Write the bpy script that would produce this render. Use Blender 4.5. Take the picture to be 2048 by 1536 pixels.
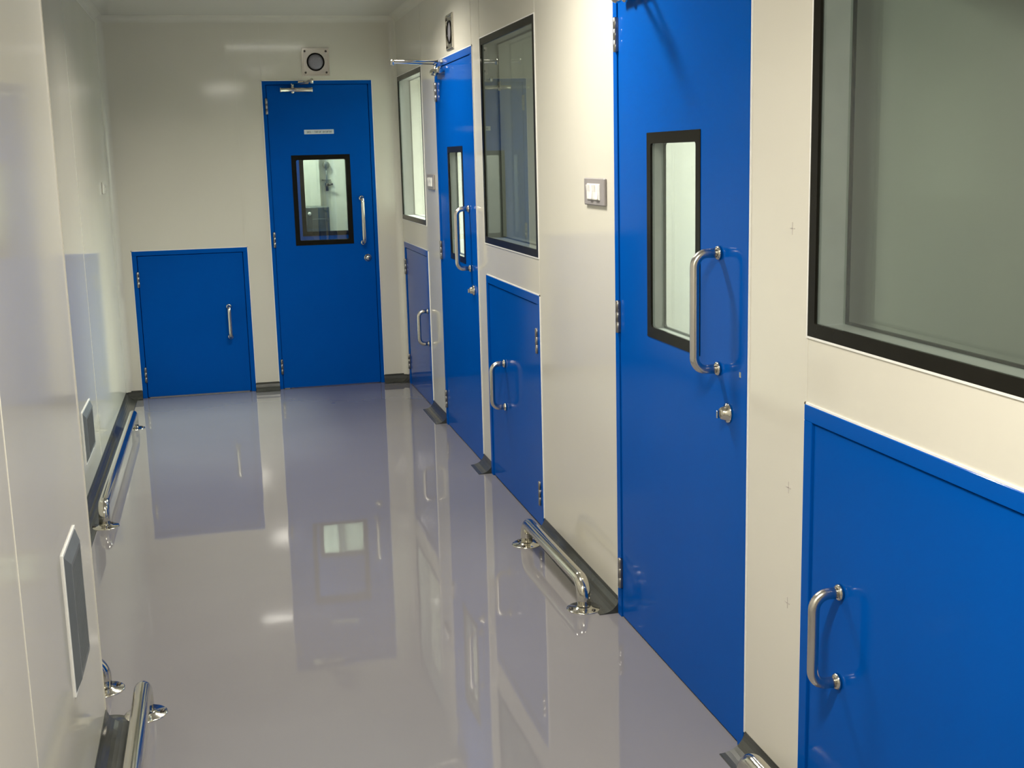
import bpy, math
from mathutils import Matrix, Vector
for o in list(bpy.data.objects): bpy.data.objects.remove(o)
S = bpy.context.scene
PI = math.pi

# ---------------------------------------------------------------- camera
cam = bpy.data.cameras.new('camera'); camo = bpy.data.objects.new('camera', cam)
S.collection.objects.link(camo)
R_ = Vector((0.97148672, -0.23578721, -0.0248587)); U_ = Vector((0.06715967, 0.17311517, 0.98260914)); F_ = Vector((0.22738324, 0.95626122, -0.18401448))
M = Matrix((R_, U_, -F_)).transposed().to_4x4(); M.translation = Vector((0, 0, 1.5675))
camo.matrix_world = M
cam.sensor_width = 36; cam.sensor_fit = 'HORIZONTAL'; cam.lens = 2436.92 / 2048 * 36
cam.clip_start = 0.02
S.camera = camo
# ---------------------------------------------------------------- world, exposure
w = bpy.data.worlds.new('world'); S.world = w; w.use_nodes = True
w.node_tree.nodes['Background'].inputs[0].default_value = (0.9, 0.95, 1, 1)
w.node_tree.nodes['Background'].inputs[1].default_value = 0.05
vs = S.view_settings
vs.view_transform = 'Standard'; vs.look = 'None'; vs.gamma = 1; vs.use_curve_mapping = False
vs.exposure = 0.12
# ---------------------------------------------------------------- lamp list (x, y, watts, spread degrees, size x, size y)
CEIL = 2.52
LAMPS = [(0.50, 6.42, 28, 152, .64, .11), (0.56, 3.9, 33, 160, .30, .12), (0.20, 1.2, 54, 174, .40, .12)]
ROOMLAMPS = [(2.4, 3.6, 50, 2.0), (2.5, 8.6, 500, 2.0), (0.45, 10.15, 44, .5), (0.3, 9.05, 15, .5), (2.4, 5.3, 6, .6), (2.6, 1.2, 2.5, 1.0)]

# ================================================================ materials
def mat(name, col, rough=.5, metal=0., spec=.5, coat=0., bump=None, colvar=None, aniso=0):
    m = bpy.data.materials.new(name); m.use_nodes = True
    nt = m.node_tree; b = nt.nodes['Principled BSDF']
    b.inputs['Base Color'].default_value = (*col, 1); b.inputs['Roughness'].default_value = rough
    b.inputs['Metallic'].default_value = metal; b.inputs['Specular IOR Level'].default_value = spec
    b.inputs['Coat Weight'].default_value = coat; b.inputs['Coat Roughness'].default_value = .04
    tc = nt.nodes.new('ShaderNodeTexCoord')
    if bump:
        sc, st, dist, stretch = bump
        mp = nt.nodes.new('ShaderNodeMapping'); mp.inputs['Scale'].default_value = stretch
        nt.links.new(tc.outputs['Object'], mp.inputs[0])
        n = nt.nodes.new('ShaderNodeTexNoise'); n.inputs['Scale'].default_value = sc; n.inputs['Detail'].default_value = 2
        nt.links.new(mp.outputs[0], n.inputs['Vector'])
        bp = nt.nodes.new('ShaderNodeBump'); bp.inputs['Strength'].default_value = st; bp.inputs['Distance'].default_value = dist
        nt.links.new(n.outputs[0], bp.inputs['Height']); nt.links.new(bp.outputs[0], b.inputs['Normal'])
    if colvar:
        sc, amt = colvar
        n2 = nt.nodes.new('ShaderNodeTexNoise'); n2.inputs['Scale'].default_value = sc; n2.inputs['Detail'].default_value = 4
        nt.links.new(tc.outputs['Object'], n2.inputs['Vector'])
        r = nt.nodes.new('ShaderNodeValToRGB')
        r.color_ramp.elements[0].position = .3; r.color_ramp.elements[1].position = .7
        r.color_ramp.elements[0].color = (*[c * (1 - amt) for c in col], 1)
        r.color_ramp.elements[1].color = (*[min(1, c * (1 + amt)) for c in col], 1)
        nt.links.new(n2.outputs[0], r.inputs[0]); nt.links.new(r.outputs[0], b.inputs['Base Color'])
    return m

WALL = mat('painted_panel', (.66, .635, .555), .085, spec=.8, bump=(1.3, .14, .01, (1, 1, .35)), colvar=(2, .015))
CEILM = mat('ceiling_panel', (.60, .585, .53), .22, bump=(1.2, .2, .01, (1, 1, 1)))
FLOOR = mat('epoxy_floor', (.200, .192, .202), .03, spec=.7, bump=(2.2, .12, .006, (1, 1, 1)), colvar=(1.2, .04))
COVE = mat('epoxy_cove', (.045, .047, .042), .22, spec=.4, bump=(6, .3, .006, (1, 1, 1)), colvar=(8, .15))
BLUE = mat('blue_enamel', (.0004, .077, .39), .10, spec=.035, bump=(1.1, .2, .008, (1, 1, .5)), colvar=(3, .03))
BLUED = mat('blue_gap', (.001, .012, .07), .5)
STEEL = mat('brushed_steel', (.62, .60, .56), .24, metal=1, bump=(60, .04, .002, (1, 1, .05)))
POL = mat('polished_steel', (.66, .64, .57), .12, metal=1, bump=(9, .08, .003, (1, 1, 1)))
DSTEEL = mat('hinge_steel', (.30, .29, .28), .3, metal=1, colvar=(40, .2))
BLACK = mat('black_glass_border', (.011, .0105, .008), .16, spec=.06, colvar=(20, .1))
LINER = mat('glazing_spacer', (.33, .34, .33), .35, spec=.4, colvar=(15, .05))
SIL = mat('silicone_bead', (.80, .80, .77), .35, colvar=(30, .03))
SCREW = mat('screw_dark', (.10, .09, .08), .4, metal=1, colvar=(50, .2))
GREYP = mat('grey_switch_plate', (.27, .25, .25), .4, colvar=(30, .04))
WHITEP = mat('white_plastic', (.82, .81, .77), .25, colvar=(30, .02))
MESHG = mat('round_grille', (.30, .29, .33), .5, metal=.6, bump=(160, .5, .004, (1, 1, 1)))
GRILLE = mat('grey_grille', (.16, .175, .175), .4, metal=.3, colvar=(12, .08))
GRDARK = mat('grille_inside', (.03, .035, .035), .6, colvar=(8, .1))
ALU = mat('white_aluminium_trim', (.66, .64, .57), .2, spec=.5, colvar=(5, .02))
LABELM = mat('label_plate', (.55, .62, .66), .35, colvar=(30, .03))
INK = mat('label_ink', (.05, .07, .09), .5, colvar=(40, .1))
PENCIL = mat('pencil_mark', (.50, .46, .43), .6, colvar=(30, .05))
ROOMW = mat('inner_room_panel', (.73, .72, .66), .35, bump=(1.3, .1, .01, (1, 1, 1)), colvar=(2, .02))
CABM = mat('grey_cabinet', (.10, .115, .12), .35, metal=.2, colvar=(6, .1))
VALV = mat('dull_chrome', (.25, .26, .25), .35, metal=.6, colvar=(30, .1))

def glass():
    m = bpy.data.materials.new('window_glass'); m.use_nodes = True
    nt = m.node_tree; nt.nodes.clear()
    out = nt.nodes.new('ShaderNodeOutputMaterial'); mix = nt.nodes.new('ShaderNodeMixShader')
    tr = nt.nodes.new('ShaderNodeBsdfTransparent'); tr.inputs[0].default_value = (.90, .93, .91, 1)
    gl = nt.nodes.new('ShaderNodeBsdfGlossy'); gl.inputs['Roughness'].default_value = .0; gl.inputs['Color'].default_value = (.93, .95, .93, 1)
    fr = nt.nodes.new('ShaderNodeFresnel'); fr.inputs[0].default_value = 1.62
    geo = nt.nodes.new('ShaderNodeNewGeometry')
    mm = nt.nodes.new('ShaderNodeMath'); mm.operation = 'MULTIPLY'
    inv = nt.nodes.new('ShaderNodeMath'); inv.operation = 'SUBTRACT'; inv.inputs[0].default_value = 1
    nt.links.new(geo.outputs['Backfacing'], inv.inputs[1])
    nt.links.new(fr.outputs[0], mm.inputs[0]); nt.links.new(inv.outputs[0], mm.inputs[1])
    nt.links.new(mm.outputs[0], mix.inputs[0]); nt.links.new(tr.outputs[0], mix.inputs[1]); nt.links.new(gl.outputs[0], mix.inputs[2])
    nt.links.new(mix.outputs[0], out.inputs[0]); return m
GLASS = glass()

def emis(name, col, s):
    m = bpy.data.materials.new(name); m.use_nodes = True
    b = m.node_tree.nodes['Principled BSDF']
    b.inputs['Base Color'].default_value = (.8, .8, .8, 1)
    b.inputs['Emission Color'].default_value = (*col, 1); b.inputs['Emission Strength'].default_value = s
    return m
LAMPM = emis('lamp_diffuser', (1, .97, .88), 6)

# ================================================================ mesh helpers
class MB:
    def __init__(s): s.v = []; s.f = []; s.sm = []
    def add(s, vs, fs, smooth=False):
        n = len(s.v); s.v += [tuple(v) for v in vs]; s.f += [tuple(i + n for i in f) for f in fs]; s.sm += [smooth] * len(fs); return s
    def box(s, x0, x1, y0, y1, z0, z1, b=0.):
        if x0 > x1: x0, x1 = x1, x0
        if y0 > y1: y0, y1 = y1, y0
        if z0 > z1: z0, z1 = z1, z0
        if b <= 0:
            vs = [(x0,y0,z0),(x1,y0,z0),(x1,y1,z0),(x0,y1,z0),(x0,y0,z1),(x1,y0,z1),(x1,y1,z1),(x0,y1,z1)]
            return s.add(vs, [(0,3,2,1),(4,5,6,7),(0,1,5,4),(1,2,6,5),(2,3,7,6),(3,0,4,7)])
        b = min(b, (x1-x0)*.45, (y1-y0)*.45, (z1-z0)*.45)
        vs = []; idx = {}
        for ix, (X, dx) in enumerate(((x0, b), (x1, -b))):
            for iy, (Y, dy) in enumerate(((y0, b), (y1, -b))):
                for iz, (Z, dz) in enumerate(((z0, b), (z1, -b))):
                    for a in range(3):
                        p = [X + dx, Y + dy, Z + dz]; p[a] = (X, Y, Z)[a]
                        idx[(ix, iy, iz, a)] = len(vs); vs.append(tuple(p))
        fs = []
        I = lambda *k: idx[k]
        for a in range(3):
            for sd in (0, 1):
                o = [q for q in range(3) if q != a]
                q = []
                for (p, r) in ((0,0),(1,0),(1,1),(0,1)):
                    k = [0,0,0]; k[a] = sd; k[o[0]] = p; k[o[1]] = r; q.append(I(*k, a))
                flip = (sd == 0) ^ (a == 1)
                fs.append(tuple(q[::-1]) if flip else tuple(q))
        for a in range(3):
            o = [q for q in range(3) if q != a]
            for p in (0, 1):
                for r in (0, 1):
                    k0 = [0,0,0]; k0[o[0]] = p; k0[o[1]] = r; k1 = list(k0); k1[a] = 1
                    fs.append((I(*k0, o[0]), I(*k1, o[0]), I(*k1, o[1]), I(*k0, o[1])))
        for ix in (0,1):
            for iy in (0,1):
                for iz in (0,1): fs.append((I(ix,iy,iz,0), I(ix,iy,iz,1), I(ix,iy,iz,2)))
        return s.add(vs, fs)
    def tube(s, pts, r, n=20, caps=True):
        pts = [Vector(p) for p in pts]; rings = []
        rr = r if isinstance(r, (list, tuple)) else [r] * len(pts)
        t0 = (pts[1] - pts[0]).normalized(); up = Vector((0, 0, 1)) if abs(t0.z) < .9 else Vector((1, 0, 0))
        a = t0.cross(up).normalized(); vs = []
        for i, p in enumerate(pts):
            if i == 0: t = t0
            elif i == len(pts) - 1: t = (pts[-1] - pts[-2]).normalized()
            else: t = ((pts[i+1] - p).normalized() + (p - pts[i-1]).normalized()).normalized()
            a = (a - t * a.dot(t)).normalized(); b = t.cross(a)
            for k in range(n):
                th = 2 * PI * k / n; vs.append(p + (a * math.cos(th) + b * math.sin(th)) * rr[i])
        fs = [(i*n+k, i*n+(k+1) % n, (i+1)*n+(k+1) % n, (i+1)*n+k) for i in range(len(pts)-1) for k in range(n)]
        s.add(vs, fs, True)
        if caps:
            m = len(pts) - 1
            s.add([vs[k] for k in range(n)], [tuple(range(n))[::-1]]); s.add([vs[m*n+k] for k in range(n)], [tuple(range(n))])
        return s
    def lathe(s, c, axis, prof, n=28):   # prof: list of (radius, height along axis)
        c = Vector(c); ax = Vector(axis).normalized(); up = Vector((0, 0, 1)) if abs(ax.z) < .9 else Vector((1, 0, 0))
        a = ax.cross(up).normalized(); b = ax.cross(a); vs = []
        for r, h in prof:
            for k in range(n):
                th = 2*PI*k/n; vs.append(c + ax*h + (a*math.cos(th)+b*math.sin(th))*max(r, 1e-5))
        fs = [(i*n+k, i*n+(k+1) % n, (i+1)*n+(k+1) % n, (i+1)*n+k) for i in range(len(prof)-1) for k in range(n)]
        return s.add(vs, fs, True)
    def ring(s, x0, x1, z0, z1, wd, y0, y1, rc=0., seg=6, out=0.):  # rectangular frame in the xz plane, inner corners rounded rc, outer out
        def loop(a0, a1, b0, b1, r):
            p = []
            for cx, cz, st in ((a1-r, b1-r, 0), (a0+r, b1-r, 1), (a0+r, b0+r, 2), (a1-r, b0+r, 3)):
                for k in range(seg + 1):
                    th = (st + k/seg) * PI/2; p.append((cx + r*math.cos(th), cz + r*math.sin(th)))
            return p
        O = loop(x0, x1, z0, z1, out + 1e-4); I = loop(x0+wd, x1-wd, z0+wd, z1-wd, rc + 1e-4); n = len(O)
        vs = [(x, y0, z) for x, z in O] + [(x, y0, z) for x, z in I] + [(x, y1, z) for x, z in O] + [(x, y1, z) for x, z in I]
        fs = []
        for k in range(n):
            j = (k+1) % n
            fs += [(k, n+k, n+j, j), (2*n+k, 2*n+j, 3*n+j, 3*n+k), (k, j, 2*n+j, 2*n+k), (n+k, 3*n+k, 3*n+j, n+j)]
        return s.add(vs, fs)
    def sweep(s, prof, path):  # prof [(a,b)], path = fn(a,b,i) -> point, i index list
        n = len(prof); vs = [path(a, b, i) for i in (0, 1) for a, b in prof]
        fs = [(k, k+1, n+k+1, n+k) for k in range(n-1)] + [(n-1, 0, n, 2*n-1), tuple(range(n))[::-1], tuple(range(n, 2*n))]
        return s.add(vs, fs)
    def build(s, name, m, parent=None, label=None):
        me = bpy.data.meshes.new(name); me.from_pydata(s.v, [], s.f); me.materials.append(m)
        import bmesh
        bm = bmesh.new(); bm.from_mesh(me)
        for f, q in zip(bm.faces, s.sm): f.smooth = q
        bmesh.ops.remove_doubles(bm, verts=bm.verts, dist=1e-6)
        bmesh.ops.recalc_face_normals(bm, faces=bm.faces); bm.to_mesh(me); bm.free()
        o = bpy.data.objects.new(name, me); S.collection.objects.link(o)
        if parent: o.parent = parent
        if label: o['label'] = label
        return o

def empty(name, loc, rz=0):
    o = bpy.data.objects.new(name, None); S.collection.objects.link(o); o.empty_display_size = .1
    o.location = loc; o.rotation_euler = (0, 0, rz); return o
def tag(o, label, cat, group=None, kind=None):
    o['label'] = label; o['category'] = cat
    if group: o['group'] = group
    if kind: o['kind'] = kind
    return o

W = 1.27; D = 8.546; XL = -.668; XN = -.395; YN = 3.42; TH = .08; YB = -1.6; XO = 4.2; YF = 11.6
RZ_R, RZ_L = -PI/2, PI/2
XW = W + TH

# ================================================================ walls with openings
def panel_wall(name, u0, u1, z0, z1, holes, th, m, label, cat='wall'):
    """front in local plane y=0, thickness to +y; holes = (ua, ub, za, zb)"""
    us = sorted({u0, u1, *[h[0] for h in holes], *[h[1] for h in holes]}); zs = sorted({z0, z1, *[h[2] for h in holes], *[h[3] for h in holes]})
    us = [u for u in us if u0 <= u <= u1]; zs = [z for z in zs if z0 <= z <= z1]
    def solid(i, j):
        if i < 0 or j < 0 or i >= len(us)-1 or j >= len(zs)-1: return False
        cu, cz = (us[i]+us[i+1])/2, (zs[j]+zs[j+1])/2
        return not any(h[0] < cu < h[1] and h[2] < cz < h[3] for h in holes)
    b = MB()
    for i in range(len(us)-1):
        for j in range(len(zs)-1):
            if not solid(i, j): continue
            a0, a1, b0, b1 = us[i], us[i+1], zs[j], zs[j+1]
            b.add([(a0,0,b0),(a1,0,b0),(a1,0,b1),(a0,0,b1)], [(0,1,2,3)]); b.add([(a0,th,b0),(a1,th,b0),(a1,th,b1),(a0,th,b1)], [(3,2,1,0)])
            if not solid(i-1, j): b.add([(a0,0,b0),(a0,0,b1),(a0,th,b1),(a0,th,b0)], [(0,1,2,3)])
            if not solid(i+1, j): b.add([(a1,0,b0),(a1,th,b0),(a1,th,b1),(a1,0,b1)], [(0,1,2,3)])
            if not solid(i, j-1): b.add([(a0,0,b0),(a0,th,b0),(a1,th,b0),(a1,0,b0)], [(0,1,2,3)])
            if not solid(i, j+1): b.add([(a0,0,b1),(a1,0,b1),(a1,th,b1),(a0,th,b1)], [(0,1,2,3)])
    o = b.build(name, m); tag(o, label, cat, kind='structure'); return o

# right wall, local u = -y
RDOORS = [(3.817, 2.78), (7.039, 6.007)]
RHATCH = [(8.457, 7.498), (5.808, 4.808), (2.468, 1.468)]
RWIN = [(8.497, 7.515), (5.822, 4.808), (2.468, 1.468)]
holes = [(-a, -b, 0, 2.1) for a, b in RDOORS] + [(-a, -b, 0, 1.0) for a, b in RHATCH] + [(-a, -b, 1.155, 2.115) for a, b in RWIN]
wr = panel_wall('wall_right', -YF, -YB, 0, CEIL, holes, TH, WALL, 'long cream panel wall with blue doors, hatches and black-edged windows, on the right')
wr.location = (W, 0, 0); wr.rotation_euler = (0, 0, RZ_R)
EDOOR = (.361, 1.096); EHAT = (-.561, .197)
we = panel_wall('wall_end', XL - .2, W, 0, CEIL, [(EDOOR[0], EDOOR[1], 0, 2.1), (EHAT[0], EHAT[1], 0, 1.0)], TH, WALL, 'grey-cream panel wall closing the far end of the corridor')
we.location = (0, D, 0)
wl = MB().box(XL - .1, XL, YN - .2, D + TH, 0, CEIL).build('wall_left', WALL); tag(wl, 'far, recessed stretch of glossy left wall beyond the projecting corner', 'wall', kind='structure')
wn = MB().box(XL - .1, XN, YB, YN, 0, CEIL, .004).build('wall_near_left', WALL); tag(wn, 'near projecting block of glossy left wall with a grille low down', 'wall', kind='structure')
wb = MB().box(XN, W, YB - .1, YB, 0, CEIL).build('wall_back', WALL); tag(wb, 'cream panel wall closing the corridor behind the camera', 'wall', kind='structure')
fl = MB().box(XL - .1, XO + .1, YB - .1, YF + .1, -.08, 0).build('floor', FLOOR); tag(fl, 'glossy pale grey epoxy floor reflecting the doors', 'floor', kind='structure')
ce = MB().box(XL - .1, XO + .1, YB - .1, YF + .1, CEIL, CEIL + .08).build('ceiling', CEILM); tag(ce, 'plain grey-cream panel ceiling', 'ceiling', kind='structure')

# seams between panels (thin silicone beads, children of their wall)
sm = MB()
for y, z0, z1 in ((2.468, 1.0, 1.155), (2.468, 2.115, CEIL), (3.80, 2.1, CEIL), (4.808, 2.115, CEIL), (4.808, 1.0, 1.155), (5.83, 2.115, CEIL), (6.02, 2.1, CEIL), (7.50, 2.115, CEIL)):
    sm.box(-y - .0015, -y + .0015, -.0012, 0, z0, z1)
sm.build('seam', ALU, wr)
sm = MB()
for x, z0 in ((.19, 1.0), (.361, 2.1)): sm.box(x - .0015, x + .0015, -.0012, 0, z0, CEIL)
sm.build('seam', ALU, we)
MB().box(XL, XL + .0012, 6.60, 6.604, .07, CEIL).build('seam', ALU, wl)
MB().box(XN, XN + .0012, 2.288, 2.292, .07, CEIL).build('seam', ALU, wn)
for y, z in ((2.554, 1.39), (2.551, .783), (2.546, .499)):
    MB().box(-y - .012, -y + .012, -.0006, 0, z - .0012, z + .0012).box(-y - .0012, -y + .0012, -.0006, 0, z - .014, z + .014).build('pencil_cross', PENCIL, wr)

# inner rooms (only what shows through the glass)
def inner(name, x0, x1, y0, y1, label):
    o = MB().box(x0, x1, y0, y1, 0, CEIL).build(name, ROOMW); tag(o, label, 'wall', kind='structure'); return o
inner('wall_room_outer', XO, XO + .08, YB, YF, 'outer pale wall of the rooms behind the right-hand windows')
inner('wall_room_near', XW, XO, 2.60, 2.66, 'dim partition seen through the nearest large window')
inner('wall_room_middle', XW, XO, 4.56, 4.64, 'bright white partition seen through the slot window of the nearest door')
inner('wall_room_dim', XW, XO, 5.92, 5.98, 'partition behind the second large window')
inner('wall_room_far', XW, XO, YF - .08, YF, 'bright pale wall seen through the farthest window')
inner('wall_end_room', XL - .1, .885, 10.62, 10.72, 'pale wall left of the step, seen through the end door window')
inner('wall_end_room_step', .885, W, 10.72, 10.80, 'set-back pale wall with the valve, seen through the end door window')
wa = panel_wall('wall_airlock', XL, W, 0, CEIL, [(.4825, 1.2175, 0, 2.1)], TH, ROOMW, 'pale partition around the second blue door, just behind the end door')
wa.location = (0, 9.6, 0)
inner('wall_end_room_left', XL - .1, XL, D + TH, 10.62, 'left wall of the room behind the end door')

# ================================================================ coved skirting
def cove_prof(Rx=.068, Rz=.052, n=8):
    p = [(0, 0), (Rx + .004, 0), (Rx + .002, .0022)]
    for k in range(n + 1):
        th = -PI/2 - k/n*PI/2
        p.append((Rx + (Rx - .002)*math.cos(th), Rz + .002 + Rz*math.sin(th)))
    return p + [(.002, Rz + .005), (0, Rz + .005)]
CP = cove_prof()
br = MB()
for y0, y1 in ((D, 8.457), (7.498, 7.039), (6.007, 5.808), (4.808, 3.817), (2.78, 2.468), (1.468, YB)):
    br.sweep(CP, lambda a, b, i, y0=y0, y1=y1: (W - a, (y0, y1)[i], b))
tag(br.build('baseboard_right', COVE), 'dark grey coved skirting along the right wall, broken by doors', 'skirting', kind='structure')
be = MB()
for x0, x1 in ((XL, -.561), (.197, .361), (1.096, W)):
    be.sweep(CP, lambda a, b, i, x0=x0, x1=x1: ((x0, x1)[i], D - a, b))
tag(be.build('baseboard_end', COVE), 'dark grey coved skirting across the far end wall', 'skirting', kind='structure')
bl = MB().sweep(CP, lambda a, b, i: (XL + a, (YN, D)[i], b)).sweep(CP, lambda a, b, i: ((XL, XN)[i], YN + a, b))
tag(bl.build('baseboard_left', COVE), 'dark grey coved skirting along the recessed left wall', 'skirting', kind='structure')
bn = MB().sweep(CP, lambda a, b, i: (XN + a, (YB, YN)[i], b))
for k in range(8):
    bn.sweep(CP, lambda a, b, i, k=k: (XN + a*math.cos((k+i)*PI/16), YN + a*math.sin((k+i)*PI/16), b))
tag(bn.build('baseboard_near_left', COVE), 'dark grey coved skirting below the near projecting left wall', 'skirting', kind='structure')

# coved corner trims
def concave(Rr=.045, n=8):
    return [(0, 0), (Rr, 0)] + [(Rr + Rr*math.cos(-PI/2 - k/n*PI/2), Rr + Rr*math.sin(-PI/2 - k/n*PI/2)) for k in range(1, n)] + [(0, Rr)]
CC = concave()
t = MB().sweep(CC, lambda a, b, i: (XL + a, D - b, (.05, CEIL)[i])).build('trim_1', ALU); tag(t, 'rounded vertical corner cove where the left wall meets the end wall', 'trim', kind='structure')
t = MB().sweep(CC, lambda a, b, i: (W - a, D - b, (.05, CEIL)[i])).build('trim_2', ALU); tag(t, 'rounded vertical corner cove where the right wall meets the end wall', 'trim', kind='structure')
t = MB().sweep(CC, lambda a, b, i: ((XL, W)[i], D - a, CEIL - b)).build('trim_3', ALU); tag(t, 'ceiling cove above the end wall', 'trim', kind='structure')
t = MB().sweep(CC, lambda a, b, i: (W - a, (YB, D)[i], CEIL - b)).build('trim_4', ALU); tag(t, 'ceiling cove above the right wall', 'trim', kind='structure')
t = MB().sweep(CC, lambda a, b, i: (XL + a, (YN, D)[i], CEIL - b)).build('trim_5', ALU); tag(t, 'ceiling cove above the recessed left wall', 'trim', kind='structure')
CX = [(-.014, 0)] + [(-.014 + .0165*math.cos(th), -.014 + .0165*math.sin(th)) for th in [PI/2 - k/8*PI/2 for k in range(9)]] + [(0, -.014), (-.014, -.014)]
t = MB().sweep(CX, lambda a, b, i: (XN + a, YN + b, (.0, CEIL)[i])).build('trim_6', ALU); tag(t, 'bright rounded corner trim on the edge of the near left wall', 'trim', kind='structure')

# ================================================================ fittings, built facing local -y
def glazing(root, x0, x1, z0, z1, bw, th, rc, lbl=None):
    """black border, two panes, spacer liner; th = depth of wall or leaf"""
    MB().ring(x0, x1, z0, z1, bw, -.0025, .004, rc=rc, out=.002).build('glass_border', BLACK, root)
    MB().ring(x0, x1, z0, z1, bw, th - .004, th + .0025, rc=rc, out=.002).build('rear_border', BLACK, root)
    MB().ring(x0 + .002, x1 - .002, z0 + .002, z1 - .002, bw - .008, .004, th - .004, rc=rc * .6).build('spacer', LINER, root)
    MB().box(x0 + bw - .006, x1 - bw + .006, .0042, .0092, z0 + bw - .006, z1 - bw + .006).build('pane', GLASS, root)
    MB().box(x0 + bw - .006, x1 - bw + .006, th - .0092, th - .0042, z0 + bw - .006, z1 - bw + .006).build('rear_pane', GLASS, root)

def pull_handle(root, u, z0, z1, out=.068, r=.0125, yf=-.002):
    rb = .034; pts = [(u, yf, z1)]
    for k in range(9):
        th = k/8*PI/2; pts.append((u, yf - out + rb - rb*math.sin(th), z1 - rb + rb*math.cos(th)))
    for k in range(9):
        th = k/8*PI/2; pts.append((u, yf - out + rb - rb*math.cos(th), z0 + rb - rb*math.sin(th)))
    pts.append((u, yf, z0))
    h = MB().tube(pts, r, 20).build('handle', STEEL, root)
    for z in (z0, z1): MB().lathe((u, yf, z), (0, -1, 0), [(.001, .0), (r + .006, 0), (r + .006, .005), (r + .003, .008), (r, .009)], 22).build('handle_rose', POL, h)
    return h

def hinge(root, u, zc, h=.102):
    m = MB()
    m.lathe((u, -.0075, zc - h/2), (0, 0, 1), [(0, -.003), (.0055, -.002), (.008, 0), (.008, h*.325), (.0072, h*.33), (.0072, h*.34), (.008, h*.345), (.008, h*.655), (.0072, h*.66), (.0072, h*.67), (.008, h*.675), (.008, h), (.0055, h + .002), (0, h + .003)], 14)
    m.box(u - .009, u + .009, -.005, -.0015, zc - h/2, zc + h/2)
    return m.build('hinge', DSTEEL, root)

def frame_mb(w, h, fw, proud, depth):
    p = MB(); x = w/2
    p.box(-x, -x + fw, -proud, depth, 0, h - fw, .0012); p.box(x - fw, x, -proud, depth, 0, h - fw, .0012)
    p.box(-x, x, -proud, depth, h - fw, h, .0012)
    p.box(-x + fw, -x + fw + .012, .026, depth, 0, h - fw); p.box(x - fw - .012, x - fw, .026, depth, 0, h - fw); p.box(-x + fw, x - fw, .026, depth, h - fw - .012, h - fw)
    return p

def bead_mb(w, h, b=.0045):
    x = w/2; p = MB()
    p.box(-x - b, -x + .001, -.0035, 0, .055, h + b); p.box(x - .001, x + b, -.0035, 0, .055, h + b); p.box(-x - b, x + b, -.0035, 0, h - .001, h + b); return p

def leaf_mb(w, h, fw, win=None, th=.045):
    g = .004; x = w/2 - fw - g; zt = h - fw - g; b = MB(); y0 = -.0005; y1 = .024 if not win else th
    y1 = .024
    if not win: return b.box(-x, x, y0, y1, .006, zt, .0015)
    a0, a1, c0, c1 = win
    b.box(-x, a0, y0, y1, .006, zt); b.box(a1, x, y0, y1, .006, zt); b.box(a0, a1, y0, y1, .006, c0); b.box(a0, a1, y0, y1, c1, zt)
    # stiffening box behind the leaf around the opening
    b.ring(a0 - .03, a1 + .03, c0 - .03, c1 + .03, .03, y1, th)
    return b

def closer(root, up, z, s=1):
    """tubular closer on the leaf with a folded arm reaching into the corridor; up = pinion u"""
    m = MB()
    m.lathe((up - s*.085, -.030, z), (s, 0, 0), [(0, 0), (.0155, 0), (.0185, .002), (.0185, .008), (.0155, .010), (.0155, .208), (.0185, .210), (.0185, .216), (.0155, .218), (0, .218)], 24)
    m.box(up - .028, up + .028, -.030, -.0005, z - .012, z + .012, .003)
    body = m.build('closer_body', POL, root)
    MB().lathe((up, -.030, z - .026), (0, 0, 1), [(0, 0), (.006, .001), (.0105, .006), (.012, .012), (.012, .044), (.009, .050), (.009, .060), (0, .061)], 18).build('closer_pinion', POL, body)
    ex, ey = up + s*.11, -.285
    za = z + .038
    def bar(p, q, zz, wd=.009, t=.003, m=None):
        m = m or MB(); p = Vector((*p, 0)); q = Vector((*q, 0)); d = (q-p).normalized(); n = Vector((-d.y, d.x, 0)) * wd
        c = [p-n, q-n, q+n, p+n]
        vs = [(v.x, v.y, zz-t) for v in c] + [(v.x, v.y, zz+t) for v in c]
        m.add(vs, [(0,3,2,1),(4,5,6,7),(0,1,5,4),(1,2,6,5),(2,3,7,6),(3,0,4,7)]); return m
    a = bar((up, -.030), (ex, ey), za); a.lathe((up, -.03, za - .004), (0, 0, 1), [(0, 0), (.013, 0), (.013, .008), (0, .009)], 16)
    a.build('closer_arm', POL, root)
    b = MB().tube([(ex, ey, za + .012), (up + s*.075, -.02, za + .012)], .006, 12)
    b.lathe((ex, ey, za - .012), (0, 0, 1), [(0, 0), (.010, 0), (.010, .030), (.006, .033), (0, .034)], 14)
    b.box(up + s*.075 - .035, up + s*.075 + .035, -.012, -.004, za + .002, za + .022, .002); b.box(up + s*.075 - .008, up + s*.075 + .008, -.030, -.004, za + .004, za + .020, .002)
    b.build('closer_link', POL, root)

def lock(root, u, z, turn=True):
    l = MB().lathe((u, -.0005, z), (0, -1, 0), [(0, 0), (.026, 0), (.027, .003), (.025, .007), (.018, .010), (.0165, .020), (.013, .024), (0, .025)], 26).build('lock', POL, root)
    MB().box(u - .003, u + .003, -.034, -.024, z - .012, z + .008, .001).build('thumb_turn', POL, l)

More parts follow.
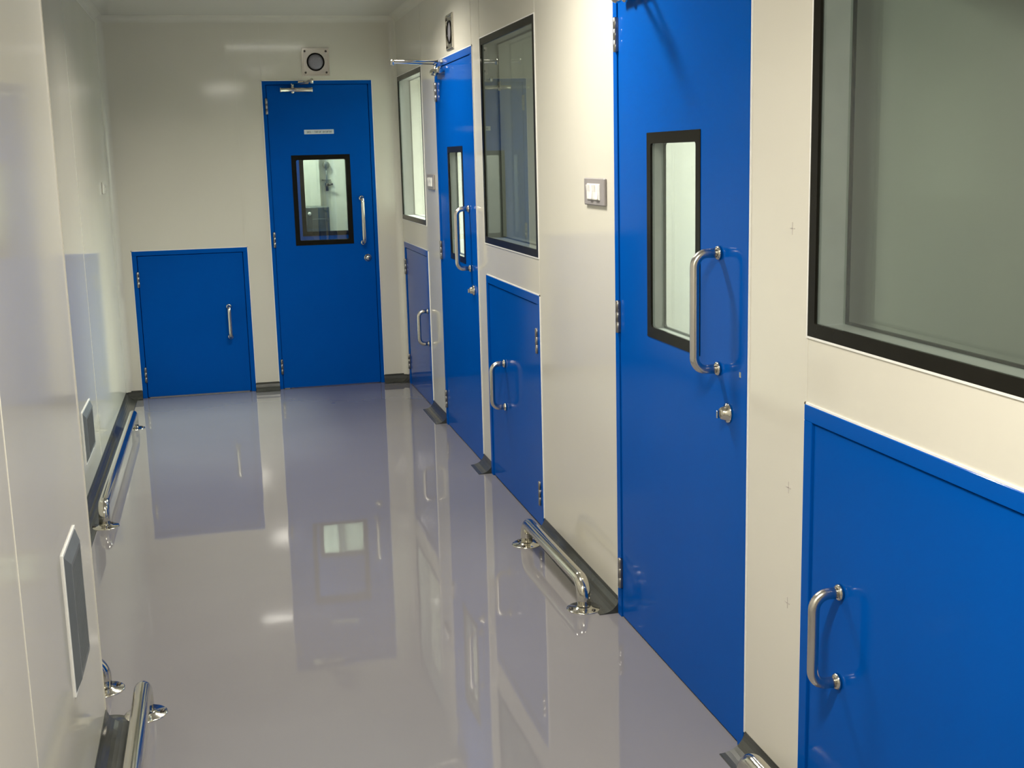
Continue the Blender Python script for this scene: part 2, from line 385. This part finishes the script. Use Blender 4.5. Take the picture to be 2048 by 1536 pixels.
HZ = (1.934, 1.040, .158)
def make_door(name, loc, rz, w, label, win, hingeside, handle_u, lock_u, closer_u=None, fw=.036, hz=(1.306, 1.0)):
    r = empty(name, loc, rz); tag(r, label, 'door', kind='structure')
    h = 2.1
    frame_mb(w, h, fw, .005, TH).build('door_frame', BLUE, r)
    bead_mb(w, h).build('sealant_bead', SIL, r)
    lf = leaf_mb(w, h, fw, win).build('door_leaf', BLUE, r)
    g = MB().box(win[0] + .0001, win[1] - .0001, .03, .031, .2, .201)
    glazing(r, win[0], win[1], win[2], win[3], .032, .045, .010)
    for z in HZ: hinge(r, hingeside * (w/2 - fw + .001), z)
    pull_handle(r, handle_u, hz[1], hz[0])
    lock(r, lock_u, .893)
    if closer_u is not None: closer(r, closer_u, 2.038, -hingeside)
    return r

# right wall doors : local u = yc - y
def rd(y0, y1): return (y0 + y1) / 2, y0 - y1
yc, w3 = rd(*RDOORS[0])
d3 = make_door('door_1', (W, yc, 0), RZ_R, w3, 'nearest blue door, with slot window and large pull handle beside the grey switch plate',
    (yc - 3.514, yc - 3.096, 1.013, 1.625), -1, yc - 2.965, yc - 2.90, yc - 3.62)
MB().box(w3/2 - .048, w3/2 - .036, -.004, 0, 1.0, 1.014).build('latch', STEEL, d3)
yc2, w2 = rd(*RDOORS[1])
d2 = make_door('door_2', (W, yc2, 0), RZ_R, w2, 'blue door halfway along the right wall with closer arm reaching out below a square steel vent',
    (yc2 - 6.735, yc2 - 6.315, 1.013, 1.625), -1, yc2 - 6.19, yc2 - 6.125, yc2 - 6.86)
xe, w1 = (EDOOR[0] + EDOOR[1]) / 2, EDOOR[1] - EDOOR[0]
d1 = make_door('door_3', (xe, D, 0), 0, w1, 'blue door in the far end wall with rectangular window, name plate and closer',
    (.528 - xe, .927 - xe, .995, 1.607), -1, .992 - xe, 1.018 - xe, .562 - xe, fw=.024)
make_door('door_4', (.85, 9.6, 0), 0, .735, 'second blue door glimpsed through the window of the end door', (-.2, .199, .995, 1.607), -1, .264, .29, fw=.024)
pl = MB().box(.625 - xe, .826 - xe, -.003, -.0004, 1.746, 1.776, .001).build('name_plate', LABELM, d1, 'pale blue-grey strip with small dark lettering')
tx = MB(); x = .644 - xe; k = 0
for grp in (4, 1, 7, 9):
    for j in range(grp):
        wd = (.0052, .0064, .0045, .0058)[k % 4]; k += 1
        if grp == 1: tx.box(x, x + .008, -.0036, -.003, 1.7595, 1.7615); x += .0105; continue
        tx.box(x, x + .0016, -.0036, -.003, 1.754, 1.767); tx.box(x, x + wd, -.0036, -.003, (1.7652, 1.754, 1.7595)[k % 3], (1.767, 1.7558, 1.7613)[k % 3])
        if k % 3: tx.box(x + wd - .0015, x + wd, -.0036, -.003, 1.754, 1.767)
        x += wd + .0019
    x += .0048
tx.build('lettering', INK, pl)

# service hatches
def make_hatch(name, loc, rz, w, label, hingeside, handle_u, fw=.036, hh=(.615, .408), r=.0125, hinges=(.81, .155), out=.062):
    rt = empty(name, loc, rz); tag(rt, label, 'hatch', 'blue service hatches at floor level')
    h = 1.0
    frame_mb(w, h, fw, .006, TH).build('hatch_frame', BLUE, rt)
    bead_mb(w, h).build('sealant_bead', SIL, rt)
    p = leaf_mb(w, h, fw).build('hatch_panel', BLUE, rt)
    for z in hinges: hinge(rt, hingeside * (w/2 - fw + .001), z)
    pull_handle(rt, handle_u, hh[1], hh[0], out, r)
    return rt
def rh(i, *a, **k):
    y0, y1 = RHATCH[i]; c = (y0 + y1)/2
    return c, y0 - y1
c, wd = rh(2); make_hatch('service_hatch', (W, c, 0), RZ_R, wd, 'nearest blue service hatch, cut off by the right edge, below the large dark window', 1, c - 2.292)
c, wd = rh(1); make_hatch('service_hatch', (W, c, 0), RZ_R, wd, 'blue service hatch in the right wall between the two slot-window doors', 1, c - 5.47, hinges=(.81, .155))
c, wd = rh(0); make_hatch('service_hatch', (W, c, 0), RZ_R, wd, 'farthest blue service hatch on the right wall, beside the end corner', -1, c - 7.575, hinges=(.83, .16))
xc = (EHAT[0] + EHAT[1]) / 2
make_hatch('service_hatch', (xc, D, 0), 0, EHAT[1] - EHAT[0], 'blue service hatch in the end wall left of the end door', -1, .049 - xc, fw=.03, hh=(.600, .392), hinges=(.81, .16))

# wall windows
def make_window(name, y0, y1, label):
    c = (y0 + y1)/2; wd = y0 - y1
    r = empty(name, (W, c, 1.155), RZ_R); tag(r, label, 'window', kind='structure')
    glazing(r, -wd/2, wd/2, 0, .96, .032, TH, .002)
    x = wd/2; b = .004
    MB().box(-x - b, -x + .001, -.003, 0, -b, .96 + b).box(x - .001, x + b, -.003, 0, -b, .96 + b).box(-x, x, -.003, 0, .959, .96 + b).box(-x, x, -.003, 0, -b, .001).build('sealant_bead', SIL, r)
    return r
make_window('window_1', *RWIN[2], 'large dark window cut off by the right edge of the view, above the nearest hatch')
make_window('window_2', *RWIN[1], 'black-edged window between the two slot-window doors, mirroring the end door')
make_window('window_3', *RWIN[0], 'farthest narrow-looking window with a bright room behind, beside the end corner')

# square steel plates with a round grille
def make_vent(name, loc, rz, label):
    r = empty(name, loc, rz); tag(r, label, 'vent', 'square steel vent plates above the doors')
    a = .092
    MB().ring(-a, a, 0, 2*a, .034, -.006, 0, rc=.052, seg=10).build('plate', STEEL, r)
    MB().ring(-a + .006, a - .006, .006, 2*a - .006, .005, -.010, -.006).build('plate_rim', POL, r)
    MB().lathe((0, 0, a), (0, -1, 0), [(.060, .004), (.060, .009), (.057, .012), (.053, .010), (.051, .006), (.051, 0)], 36).build('black_ring', BLACK, r)
    MB().lathe((0, 0, a), (0, -1, 0), [(0, .008), (.03, .008), (.054, .005), (.054, 0)], 32).build('round_grille', MESHG, r)
    for sx in (-1, 1):
        for sz in (-1, 1):
            MB().lathe((sx*.070, -.006, a + sz*.070), (0, -1, 0), [(0, 0), (.0075, 0), (.007, .003), (.003, .0045), (0, .0045)], 12).build('screw', SCREW, r)
    return r
make_vent('vent_plate', (.727, D, 2.13), 0, 'square steel plate with round grille above the end door')
make_vent('vent_plate', (W, 6.541, 2.125), RZ_R, 'square steel plate with round grille above the halfway door, seen edge on')

# low return-air grilles on the left
def make_grille(name, loc, rz, w, h, label):
    r = empty(name, loc, rz); tag(r, label, 'grille', 'low grilles in the left wall')
    o, q, n = .016, .028, 14
    MB().ring(-w/2 - .004, w/2 + .004, -.004, h + .004, .007, -.0035, 0, out=.002).build('grille_frame', SIL, r, 'white rim')
    m = MB(); A = [(-w/2, -.001, 0), (w/2, -.001, 0), (w/2, -.001, h), (-w/2, -.001, h)]; B = [(-w/2 + q, -o, q), (w/2 - q, -o, q), (w/2 - q, -o, h - q), (-w/2 + q, -o, h - q)]
    C = [(x * (1 - .03 / w), -o, (z - h/2) * (1 - .03 / h) + h/2) for x, y, z in B]; D_ = [(x, -.003, z) for x, y, z in C]
    m.add(A + B + C + D_, [(k, (k+1) % 4, 4 + (k+1) % 4, 4 + k) for k in range(4)] + [(4+k, 4 + (k+1) % 4, 8 + (k+1) % 4, 8 + k) for k in range(4)] + [(8+k, 8 + (k+1) % 4, 12 + (k+1) % 4, 12 + k) for k in range(4)])
    m.build('bevelled_surround', GRILLE, r)
    MB().box(-w/2 + q, w/2 - q, -.0035, -.002, q, h - q).build('backing', GRDARK, r)
    m = MB(); xa = -w/2 + q + .02; xb = w/2 - q - .02
    for k in range(n):
        x = xa + (xb - xa) * k/(n-1)
        m.add([(x-.005, -.003, q+.01), (x+.003, -o, q+.01), (x+.0055, -o, q+.01), (x-.002, -.003, q+.01), (x-.005, -.003, h-q-.01), (x+.003, -o, h-q-.01), (x+.0055, -o, h-q-.01), (x-.002, -.003, h-q-.01)],
              [(0,3,2,1),(4,5,6,7),(0,1,5,4),(1,2,6,5),(2,3,7,6),(3,0,4,7)])
    m.build('slats', GRILLE, r)
    return r
make_grille('wall_grille', (XN, 2.972, .348), RZ_L, .245, .34, 'grey slatted grille with white rim low on the near left wall')
make_grille('wall_grille', (XL, 6.07, .19), RZ_L, .36, .245, 'dark slatted grille low on the recessed left wall, half hidden by the corner')

# switches
def make_switch(name, loc, rz, w, h, label, n=4, pm=GREYP, cat='switch', im=WHITEP):
    r = empty(name, loc, rz); tag(r, label, cat, 'wall switch plates')
    MB().box(-w/2, w/2, -.011, 0, 0, h, .003).build('switch_plate', pm, r)
    iw = w*.62
    MB().box(-iw/2, iw/2, -.014, -.010, h*.2, h*.8, .001).build('switch_insert', im, r)
    for k in range(n):
        x0 = -iw/2 + .004 + (iw - .008) * k/n; x1 = x0 + (iw - .008)/n - .0025
        zt, zb, zm = h*.8 - .004, h*.2 + .004, h*.5
        s = 1 if k % 2 else -1
        MB().add([(x0, -.014, zb), (x1, -.014, zb), (x1, -.014, zt), (x0, -.014, zt), (x0, -.0175 - s*.002, zb), (x1, -.0175 - s*.002, zb), (x1, -.0175 + s*.002, zt), (x0, -.0175 + s*.002, zt), (x0, -.0160, zm), (x1, -.0160, zm)],
            [(4, 5, 9, 8), (8, 9, 6, 7), (0, 4, 8, 7, 3), (1, 2, 6, 9, 5), (0, 1, 5, 4), (3, 7, 6, 2), (0, 3, 2, 1)]).build('rocker', im, r)
    return r
make_switch('light_switch', (W, 4.02, 1.394), RZ_R, .225, .092, 'grey switch plate with white rockers left of the nearest blue door')
make_switch('light_switch', (W, 7.275, 1.381), RZ_R, .225, .090, 'grey switch plate left of the halfway door, beside the farthest window')
make_switch('light_switch', (XL, 8.05, 1.398), RZ_L, .12, .072, 'small pale switch plate on the recessed left wall near the end corner', 1, pm=ALU, im=ALU)

# floor guard rails
def make_rail(name, p, q, label, h=.096, r=.0245):
    P = Vector((*p, 0)); Q = Vector((*q, 0)); L = (Q - P).length; d = (Q - P).normalized()
    rt = empty(name, ((P + Q)/2), math.atan2(d.y, d.x)); tag(rt, label, 'guard rail', 'steel guard rails on the floor')
    a = L/2; rb = min(.055, a*.6); pts = [(-a, 0, .004)]
    for k in range(10):
        th = k/9*PI/2; pts.append((-a + rb - rb*math.cos(th), 0, h - rb + rb*math.sin(th)))
    for k in range(10):
        th = k/9*PI/2; pts.append((a - rb + rb*math.sin(th), 0, h - rb + rb*math.cos(th)))
    pts.append((a, 0, .004))
    MB().tube(pts, r, 28).build('rail_tube', POL, rt)
    for s in (-1, 1):
        f = MB().lathe((s*a, 0, 0), (0, 0, 1), [(0, 0), (.061, 0), (.061, .002), (.058, .0035), (r + .010, .0045), (r + .004, .009), (r, .010)], 32).build('floor_flange', POL, rt)
        for k in range(3):
            th = k*2*PI/3 + .5 + (PI if s < 0 else 0); x, y = s*a + .047*math.cos(th), .047*math.sin(th)
            MB().lathe((x, y, .004), (0, 0, 1), [(.007, 0), (.007, .004), (.004, .0055), (0, .0055)], 10).build('bolt', SCREW, f)
    return rt
make_rail('guard_rail', (1.152, 4.655), (1.165, 3.895), 'polished steel guard rail standing between the halfway hatch and the nearest door')
make_rail('guard_rail', (-.560, 7.56), (-.565, 5.47), 'longest polished guard rail, along the recessed left wall')
make_rail('guard_rail', (-.292, 3.47), (-.292, 2.45), 'polished guard rail in the bottom left foreground below the low grille')
make_rail('guard_rail', (-.425, 3.68), (-.60, 3.68), 'short guard rail mostly hidden behind the near left corner')
make_rail('guard_rail', (1.186, 2.585), (1.186, 1.56), 'guard rail just entering at the bottom edge below the nearest hatch')

# objects in the room behind the end door
g = empty('pressure_gauge', (.953, 10.72, 1.29)); tag(g, 'small pipe drop with round gauge and lever valve, seen through the end door window', 'gauge')
MB().lathe((0, 0, .24), (0, -1, 0), [(0, .0), (.028, 0), (.030, .01), (.030, .03), (.026, .034), (0, .034)], 20).build('gauge_dial', VALV, g)
MB().tube([(0, -.02, .22), (0, -.02, .02)], .006, 10).build('pipe', VALV, g)
MB().box(-.04, .035, -.032, -.006, .108, .118, .002).build('bracket', VALV, g)
MB().tube([(0, -.03, .07), (.05, -.045, .078)], .008, 10).tube([(0, -.02, .085), (0, -.02, .02)], .013, 12).build('valve_lever', SCREW, g)
cb = empty('control_cabinet', (.765, 10.50, 0)); tag(cb, 'dark grey cabinet seen through the bottom of the end door window', 'cabinet')
MB().box(-.22, .165, -.15, .12, .0, 1.19, .008).build('cabinet_body', CABM, cb)
MB().box(-.14, -.02, -.156, -.15, 1.04, 1.15, .002).build('cabinet_panel', GRILLE, cb)
MB().box(.02, .13, -.157, -.15, .90, 1.09, .002).build('cabinet_door', CABM, cb)
MB().lathe((.0, -.15, 1.135), (0, -1, 0), [(0, 0), (.014, 0), (.014, .012), (0, .012)], 14).build('indicator', WHITEP, cb)

# ================================================================ ceiling lamps
def make_lamp(x, y, watts, spread, sx, sy, label, col=(1, .95, .84)):
    r = empty('ceiling_light', (x, y, CEIL)); tag(r, label, 'ceiling light', 'ceiling lights')
    MB().box(-sx/2 - .03, sx/2 + .03, -sy/2 - .03, sy/2 + .03, -.012, 0, .003).build('lamp_frame', ALU, r)
    MB().box(-sx/2, sx/2, -sy/2, sy/2, -.016, -.011, .001).build('diffuser', LAMPM, r)
    l = bpy.data.lights.new('lamp_light', 'AREA'); l.shape = 'RECTANGLE'; l.size = sx; l.size_y = sy; l.energy = watts; l.color = col; l.spread = math.radians(spread)
    o = bpy.data.objects.new('lamp_light', l); S.collection.objects.link(o); o.parent = r; o.location = (0, 0, -.02)
for (x, y, wt, sp, sx, sy), lb in zip(LAMPS, ('ceiling light over the far half of the corridor', 'ceiling light over the middle of the corridor', 'ceiling light above the camera position')):
    make_lamp(x, y, wt, sp, sx, sy, lb)
for (x, y, wt, sz), lb in zip(ROOMLAMPS, ('ceiling light in the room behind the nearest door', 'ceiling light in the long room behind the farthest window', 'ceiling light in the room behind the end door', 'ceiling light between the end door and the second blue door', 'ceiling light in the dim room behind the second window', 'ceiling light in the dim room behind the nearest window')):
    make_lamp(x, y, wt, 170, sz*.6, sz*.3, lb, (1, 1, .93))
